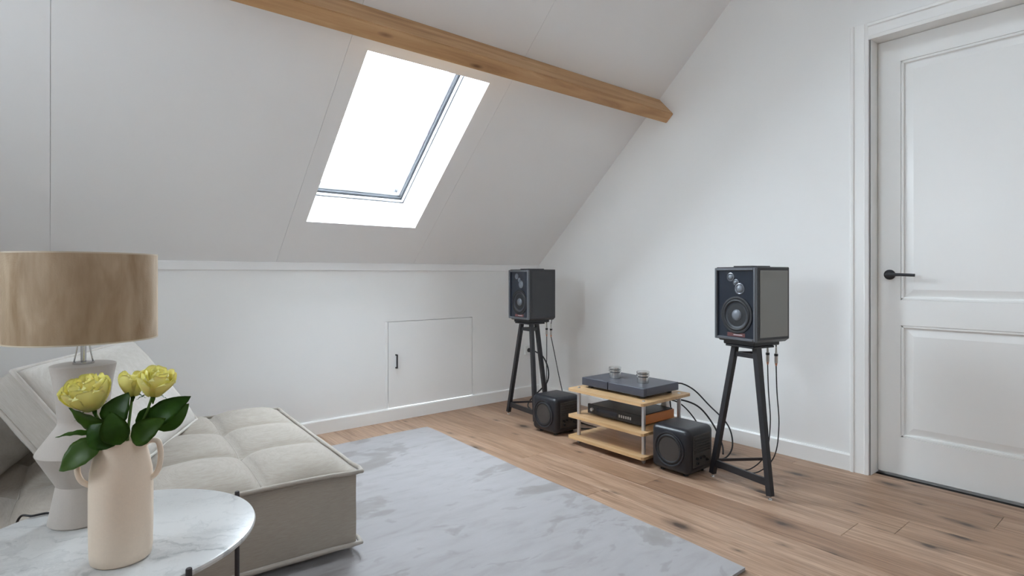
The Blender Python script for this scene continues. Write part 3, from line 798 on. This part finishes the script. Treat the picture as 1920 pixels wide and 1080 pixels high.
def speaker(label, loc, rz, sidemat):
    """local -x is the front"""
    t = thing('loudspeaker', label, 'speaker', loc, rz, 'bookshelf loudspeakers on stands')
    Wd, Dp, Hh = .245, .25, .388; w2, d2 = Wd/2, Dp/2
    obj('plinth', bx(-d2+.03, d2-.03, -w2+.03, w2-.03, 0, .020, .004, 1), 'black_plastic', t)
    bm = newbm()   # cabinet, bottom edges chamfered
    pf = [(-w2+.022, .018), (w2-.022, .018), (w2, .034), (w2, Hh-.004), (w2-.004, Hh), (-w2+.004, Hh), (-w2, Hh-.004), (-w2, .034)]
    prism(bm, [Vector((-d2+.016, y, z)) for y, z in pf], (Dp-.016, 0, 0))
    obj('cabinet', bm, 'speaker_dark', t)
    for s in (-1, 1):
        y0_, y1_ = sorted((s*w2, s*(w2+.003)))
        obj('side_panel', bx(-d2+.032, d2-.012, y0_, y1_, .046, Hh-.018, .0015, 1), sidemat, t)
    bm = newbm(); fw_ = .014
    for (a, b, c, d) in ((-w2, -w2+fw_, .026, Hh-.004), (w2-fw_, w2, .026, Hh-.004), (-w2+fw_, w2-fw_, .026, .026+fw_), (-w2+fw_, w2-fw_, Hh-.004-fw_, Hh-.004)):
        box(bm, -d2, -d2+.017, a, b, c, d, .003, 1)
    fr = obj('front_frame', bm, 'speaker_frame', t)
    xb = -d2+.012
    bf = obj('baffle', bx(xb, xb+.006, -w2+.01, w2-.01, .036, Hh-.014), 'baffle', t)
    # woofer
    Mw = Matrix.Translation((xb, -.006, .150)) @ RX
    wf = obj('woofer', lt([(0, .001), (.092, .001), (.092, .004), (.084, .0055), (.080, .0045)], 48, Mw), 'rubber', t, True, 35)
    obj('surround', lt([(.080, .003), (.077, .0075), (.071, .0085), (.066, .006), (.064, .003)], 48, Mw), 'rubber', wf, True)
    obj('cone', lt([(.066, .004), (.050, -.001), (.034, -.004), (.030, -.0035)], 48, Mw), 'cone', wf, True)
    obj('dust_cap', lt([(.031, -.004), (.026, .0045), (.016, .009), (0, .0105)], 32, Mw), 'cone_light', wf, True)
    # three small domes on a diagonal
    for (y, z, r_, mt) in ((.030, .338, .016, 'cone_light'), (-.002, .312, .012, 'cone_light'), (-.024, .280, .021, 'cone_light')):
        Mt = Matrix.Translation((xb, y, z)) @ RX
        tw = obj('tweeter', lt([(0, .0005), (r_*1.35, .0005), (r_*1.35, .002), (r_*1.15, .003), (r_, .0015)], 32, Mt), 'speaker_frame', t, True, 35)
        obj('dome', lt([(r_*.95, .001), (r_*.8, .004), (r_*.45, .007), (0, .008)], 24, Mt), mt, tw, True)
    bd = obj('badge', bx(xb-.0015, xb, -.055, .05, .044, .062), 'badge_red', t)
    obj('badge_lettering', bx(xb-.0022, xb-.0015, -.040, .012, .050, .0555), 'badge_text', bd)
    obj('top_plate', bx(-d2+.06, d2-.05, -.055, .055, Hh, Hh+.006, .002, 1), 'black_plastic', t)
    bk = obj('terminal_plate', bx(d2, d2+.004, -.05, .05, .05, .15), 'black_plastic', t)
    for y in (-.025, .025):
        obj('binding_post', lt([(0, 0), (.007, 0), (.007, .022), (0, .022)], 16, Matrix.Translation((d2+.004, y, .09)) @ Matrix.Rotation(PI/2, 4, 'Y')), 'connector_silver', bk, True, 40)
    return t
ZS = .694
A = Vector((-.656, -2.075)); B = Vector((-.729, -2.421)); Cq = Vector((-.41, -2.25))
d = (B-A).normalized(); mt = Vector((-.640, -2.25))
stand('black three-legged speaker stand beside the right-hand cube subwoofer', A, B, Cq, [mt-d*.062, mt+d*.062, Vector((-.545, -2.262))], ZS)
a_r = math.atan2(-d.x, -d.y)      # toe-in
speaker('loudspeaker with lit-tone grey sides on the stand in front of the gable wall nearest the door', (-.585, -2.25, ZS+.006), -R(10.5), 'speaker_side_lit')
# the far stand: the same, turned slightly
Ml = Matrix.Rotation(R(6), 2); cR = Vector((-.585, -2.25))
off = Ml @ (A-cR); cL = Vector((-.648, -.374))-off
mvl = lambda p: cL+Ml @ (Vector(p)-cR)
stand('black three-legged speaker stand in the room corner by the knee wall', mvl(A), mvl(B), mvl(Cq), [mvl(mt-d*.062), mvl(mt+d*.062), mvl((-.545, -2.262))], ZS)
speaker('dark loudspeaker with shade-tone sides on the stand in the corner by the knee wall', (cL.x, cL.y, ZS+.006), -R(4.5), 'speaker_dark')  # same speaker model; its side panels use the dark tone as shade

# ------------------------------------------------------------------ subwoofers
def sub(label, loc, rz, fins):
    t = thing('subwoofer', label, 'subwoofer', loc, rz, 'black cube subwoofers')
    S = .236; h = S/2
    obj('cabinet', bx(-h, h, -h, h, .012, .012+S, .032, 6), 'sub_shell', t, True, 50)
    for sx_ in (-1, 1):
        for sy_ in (-1, 1): obj('foot', lt([(0, 0), (.014, 0), (.012, .018), (0, .018)], 16, Matrix.Translation((sx_*.07, sy_*.07, 0))), 'rubber', t, True, 40)
    M = Matrix.Translation((-h, 0, .012+h)) @ RX
    dv = obj('driver', lt([(.092, -.002), (.092, .004), (.086, .006), (.080, .003), (.078, -.002)], 56, M), 'sub_shell', t, True, 35)
    obj('surround', lt([(.079, .001), (.074, .0055), (.067, .0055), (.062, .001)], 56, M), 'rubber', dv, True)
    obj('cone', lt([(.063, .002), (.058, .0025), (.03, .001), (0, .0005)], 56, M), 'sub_cone', dv, True)
    if fins:
        p = obj('rear_panel', bx(-.078, .078, -h-.003, -h+.002, .05, .215, .002, 1), 'sub_fin', t)
        for k in range(6): obj('fin', bx(-.072, .072, -h-.009, -h-.003, .122+k*.0145, .127+k*.0145), 'sub_fin', p)
        for (x_, z_) in ((-.05, .095), (-.02, .095), (.015, .095), (-.045, .07), (.045, .075)):
            obj('connector', lt([(0, 0), (.008, 0), (.008, .007), (.005, .007), (.005, .003), (0, .003)], 14, Matrix.Translation((x_, -h-.003, z_)) @ Matrix.Rotation(PI/2, 4, 'X')), 'black_metal', p, True, 40)
    return t
sub('black cube subwoofer on the floor between rack and right speaker stand', (-.680, -1.912, 0), 0, True)
sub('black cube subwoofer on the floor left of the wooden rack', (-.680, -.932, 0), 0, True)

# ------------------------------------------------------------------ hi-fi rack
RX0, RX1, RY0, RY1 = -.83, -.37, -1.765, -1.185
rc = Vector(((RX0+RX1)/2, (RY0+RY1)/2, 0))
t = thing('hifi_rack', 'low three-tier birch hi-fi rack with silver tube legs', 'rack', rc)
hx_, hy_ = (RX1-RX0)/2, (RY1-RY0)/2
SHZ = (.052, .182, .345)
for z in SHZ:
    bm = newbm(); c_ = .045
    pts = [(-hx_+c_, -hy_), (hx_-c_, -hy_), (hx_, -hy_+c_), (hx_, hy_-c_), (hx_-c_, hy_), (-hx_+c_, hy_), (-hx_, hy_-c_), (-hx_, -hy_+c_)]
    pts = [(-hx_, -hy_+.012), (-hx_+.012, -hy_), (hx_-.012, -hy_), (hx_, -hy_+.012), (hx_, hy_-.012), (hx_-.012, hy_), (-hx_+.012, hy_), (-hx_, hy_-.012)]
    prism(bm, [Vector((a, b, z-.016)) for a, b in pts], (0, 0, .016))
    obj('shelf', bm, 'birch_shelf', t)
for sx_ in (-1, 1):
    for sy_ in (-1, 1):
        px_, py_ = sx_*(hx_-.062), sy_*(hy_-.042)
        for z0_, z1_ in ((.052, .166), (.182, .329)):
            obj('leg', lt([(0, z0_), (.0115, z0_), (.0115, z1_), (0, z1_)], 20, Matrix.Translation((px_, py_, 0))), 'silver_tube', t, True, 40)
        obj('foot', lt([(0, 0), (.006, 0), (.0115, .008), (.0115, .036), (0, .036)], 20, Matrix.Translation((px_, py_, 0))), 'silver_tube', t, True, 40)
        obj('cap', lt([(0, .345), (.009, .345), (.008, .349), (0, .349)], 16, Matrix.Translation((px_, py_, 0))), 'silver_tube', t, True, 40)
# amplifier in two halves on the top shelf
AX0, AX1, AY0, AY1, AZ0, AZ1 = -.742, -.41, -1.705, -1.228, .361, .407
t = thing('amplifier', 'slate grey flat amplifier on the top shelf of the birch rack', 'amplifier', ((AX0+AX1)/2, (AY0+AY1)/2, .345))
ax, ay = (AX1-AX0)/2, (AY1-AY0)/2
obj('body', bx(-ax+.020, ax, -ay, ay, .016, .062, .0025, 2), 'amp_grey', t)
gy = .028
obj('front_panel', bx(-ax, -ax+.0205, -ay, gy-.003, .016, .062, .0015, 1), 'amp_grey', t)
obj('front_panel', bx(-ax, -ax+.0205, gy+.003, ay, .016, .062, .0015, 1), 'amp_grey', t)
for sx_ in (-1, 1):
    for sy_ in (-1, 1): obj('foot', lt([(0, 0), (.016, 0), (.016, .016), (0, .016)], 16, Matrix.Translation((sx_*(ax-.04), sy_*(ay-.04), 0))), 'black_plastic', t, True, 40)
for k, (x_, y_) in enumerate(((-.597, -1.373), (-.592, -1.583))):
    q = thing('damping_puck', ('polished silver weight on the amplifier, further from the door' , 'polished silver weight on the amplifier, nearer the door')[k], 'weight', (x_, y_, .407), 0, 'silver weights on the amplifier')
    obj('body', lt([(0, 0), (.0335, 0), (.035, .002), (.035, .034), (.033, .036), (0, .036)], 40), 'polished_silver', q, True, 35)
    obj('ring', lt([(0, .036), (.030, .036), (.030, .041), (0, .041)], 40), 'black_plastic', q, True, 35)
    obj('disc', lt([(0, .041), (.0365, .041), (.039, .043), (.039, .052), (.0365, .054), (0, .054)], 40), 'polished_silver', q, True, 35)
    obj('ring', lt([(0, .054), (.032, .054), (.032, .0575), (0, .0575)], 40), 'black_plastic', q, True, 35)
    obj('cap', lt([(0, .0575), (.0365, .0575), (.0385, .0595), (.0385, .067), (.0365, .069), (0, .069)], 40), 'polished_silver', q, True, 35)
# streamer on the middle shelf
t = thing('media_player', 'black media player with orange wood sides on the middle rack shelf', 'player', (-.585, -1.475, .182))
obj('body', bx(-.135, .165, -.195, .195, .012, .066, .002, 1), 'black_plastic', t)
obj('front_panel', bx(-.150, -.135, -.205, .205, .010, .068, .003, 2), 'black_plastic', t)
for s in (-1, 1):
    y0_, y1_ = sorted((s*.195, s*.207)); obj('side_panel', bx(-.134, .165, y0_, y1_, .010, .062, .003, 1), 'orange_wood', t)
obj('display', bx(-.1512, -.150, -.03, .13, .026, .052), 'display', t)
for k in range(6): obj('button', bx(-.1535, -.150, -.135+k*.016, -.125+k*.016, .030, .046, .001, 1), 'legend_grey', t)
obj('knob', lt([(0, 0), (.011, 0), (.010, .012), (0, .012)], 20, Matrix.Translation((-.150, .165, .038)) @ RX), 'legend_grey', t, True, 40)
for sx_ in (-1, 1):
    for sy_ in (-1, 1): obj('foot', lt([(0, 0), (.014, 0), (.014, .012), (0, .012)], 14, Matrix.Translation((.01+sx_*.11, sy_*.15, 0))), 'rubber', t, True, 40)
t = thing('power_adapter', 'small white power adapter standing at the rear of the middle shelf', 'adapter', (-.395, -1.60, .182))
obj('body', bx(-.018, .018, -.02, .02, 0, .105, .004, 2), 'white_plastic', t)
obj('strain_relief', tb([(0, 0, .105), (0, 0, .125)], .004, 8), 'cable_black', t)

# ------------------------------------------------------------------ cables
def cable(label, pts, r=.0035, k=8, mat='cable_black', name='cable', parent=None):
    return tag(obj(name, tb(pts, r, 8, k), mat, None, True), label, 'cable')
def wire_set(label, pts_list, plugs):
    t = thing('speaker_cable', label, 'cable')
    for p in pts_list: obj('wire', tb(p, .003, 8, 8), 'cable_black', t, True)
    for p in plugs:
        p = Vector(p)
        pl = obj('plug', lt([(0, 0), (.0075, 0), (.0085, .008), (.0085, .042), (.006, .05), (.004, .085), (0, .085)], 16, Matrix.Translation(p)), 'connector_silver', t, True, 40)
        obj('plug_collar', lt([(.009, .036), (.0095, .037), (.0095, .047), (.009, .048)], 16, Matrix.Translation(p)), 'black_plastic', pl, True, 40)
        obj('plug_tip', lt([(0, -.016), (.004, -.014), (.0065, 0), (0, 0)], 16, Matrix.Translation(p)), 'connector_copper', pl, True, 40)
    return t
# right speaker
zr = ZS+.006
fR = Matrix.Translation((-.585, -2.25, 0)) @ Matrix.Rotation(-R(10.5), 4, 'Z')
r1 = fR @ Vector((.160, -.025, 0)); r2 = fR @ Vector((.160, .025, 0))
for q, lbl in ((0, None),):
    pts = []
    for rp, bend in ((r1, -.0), (r2, .02)):
        pts.append([(rp.x-.022, rp.y+.004, zr+.09), (rp.x-.004, rp.y, zr+.085), (rp.x, rp.y, zr+.05), (rp.x, rp.y, zr-.02)])
        pts.append([(rp.x, rp.y, zr-.118), (rp.x+.004, rp.y-.002, .45), (rp.x-.012, rp.y-.02, .28), (rp.x-.02, rp.y+.0, .12), (rp.x-.03, rp.y+.08, .02), (rp.x-.06, rp.y+.17, .006), (rp.x-.10, rp.y+.30, .006), (rp.x-.10, rp.y+.37, .006)])
    wire_set('pair of black speaker leads hanging behind the right-hand speaker', pts, [(rp.x, rp.y, zr-.105) for rp in (r1, r2)])
# left speaker
fL = Matrix.Translation((cL.x, cL.y, 0)) @ Matrix.Rotation(-R(4.5), 4, 'Z')
l1 = fL @ Vector((.162, -.028, 0)); l2 = fL @ Vector((.162, .025, 0))
wire_set('pair of black speaker leads hanging behind the corner speaker', [
    [(l1.x-.022, l1.y+.002, zr+.09), (l1.x+.012, l1.y, zr+.088), (l1.x+.016, l1.y, zr+.05), (l1.x, l1.y, zr-.02)],
    [(l2.x-.022, l2.y+.002, zr+.09), (l2.x-.002, l2.y, zr+.085), (l2.x, l2.y, zr+.05), (l2.x, l2.y, zr-.02)],
    [(l1.x, l1.y, zr-.118), (l1.x+.005, l1.y-.02, .5), (l1.x+.01, l1.y-.09, .25), (l1.x-.01, l1.y-.20, .03), (l1.x-.02, l1.y-.35, .006), (l1.x-.03, l1.y-.5, .006)],
    [(l2.x, l2.y, zr-.118), (l2.x, l2.y, .45), (l2.x-.01, l2.y-.01, .2), (l2.x-.02, l2.y-.05, .02), (l2.x-.04, l2.y-.25, .006), (l2.x-.03, l2.y-.5, .006)]],
    [(l1.x, l1.y, zr-.105), (l2.x, l2.y, zr-.105)])
cable('thick black mains lead looping from the wall socket behind the corner stand', [(-.127, -.05, .40), (-.127, -.10, .395), (-.13, -.20, .36), (-.14, -.27, .27), (-.16, -.28, .17), (-.22, -.24, .09), (-.30, -.22, .02), (-.42, -.35, .009), (-.50, -.60, .009), (-.52, -.80, .009)], .006)
cable('black lead arching from the amplifier rear down behind the right subwoofer', [(-.412, -1.66, .385), (-.36, -1.69, .39), (-.30, -1.74, .35), (-.27, -1.82, .27), (-.285, -1.95, .18), (-.32, -2.0, .08), (-.36, -1.98, .012), (-.42, -1.93, .006)], .0042)
cable('black lead looping from the media player rear to the floor', [(-.418, -1.56, .215), (-.36, -1.59, .27), (-.30, -1.65, .275), (-.25, -1.74, .24), (-.24, -1.83, .15), (-.26, -1.90, .05), (-.30, -1.93, .008)], .005)
cable('second black lead from the media player running beside the rack leg', [(-.418, -1.50, .22), (-.35, -1.55, .265), (-.29, -1.63, .25), (-.26, -1.72, .16), (-.27, -1.79, .05), (-.33, -1.80, .008), (-.45, -1.78, .006)], .0042)
cable('black lead dropping from the white adapter to the middle shelf', [(-.395, -1.60, .31), (-.375, -1.60, .325), (-.352, -1.60, .29), (-.348, -1.61, .18), (-.345, -1.62, .02), (-.33, -1.58, .007)], .004)
cable('black leads coiled on the floor behind the left subwoofer', [(-.545, -1.02, .006), (-.46, -1.10, .006), (-.40, -1.25, .006), (-.33, -1.30, .006), (-.28, -1.22, .006), (-.33, -1.12, .006), (-.42, -1.14, .012), (-.40, -1.3, .012), (-.30, -1.5, .006)], .0045)
cable('black lead on the floor from right stand to the subwoofer', [(-.556, -1.98, .03), (-.50, -2.06, .012), (-.49, -2.14, .007), (-.50, -2.22, .007), (-.53, -2.29, .007)], .0045)
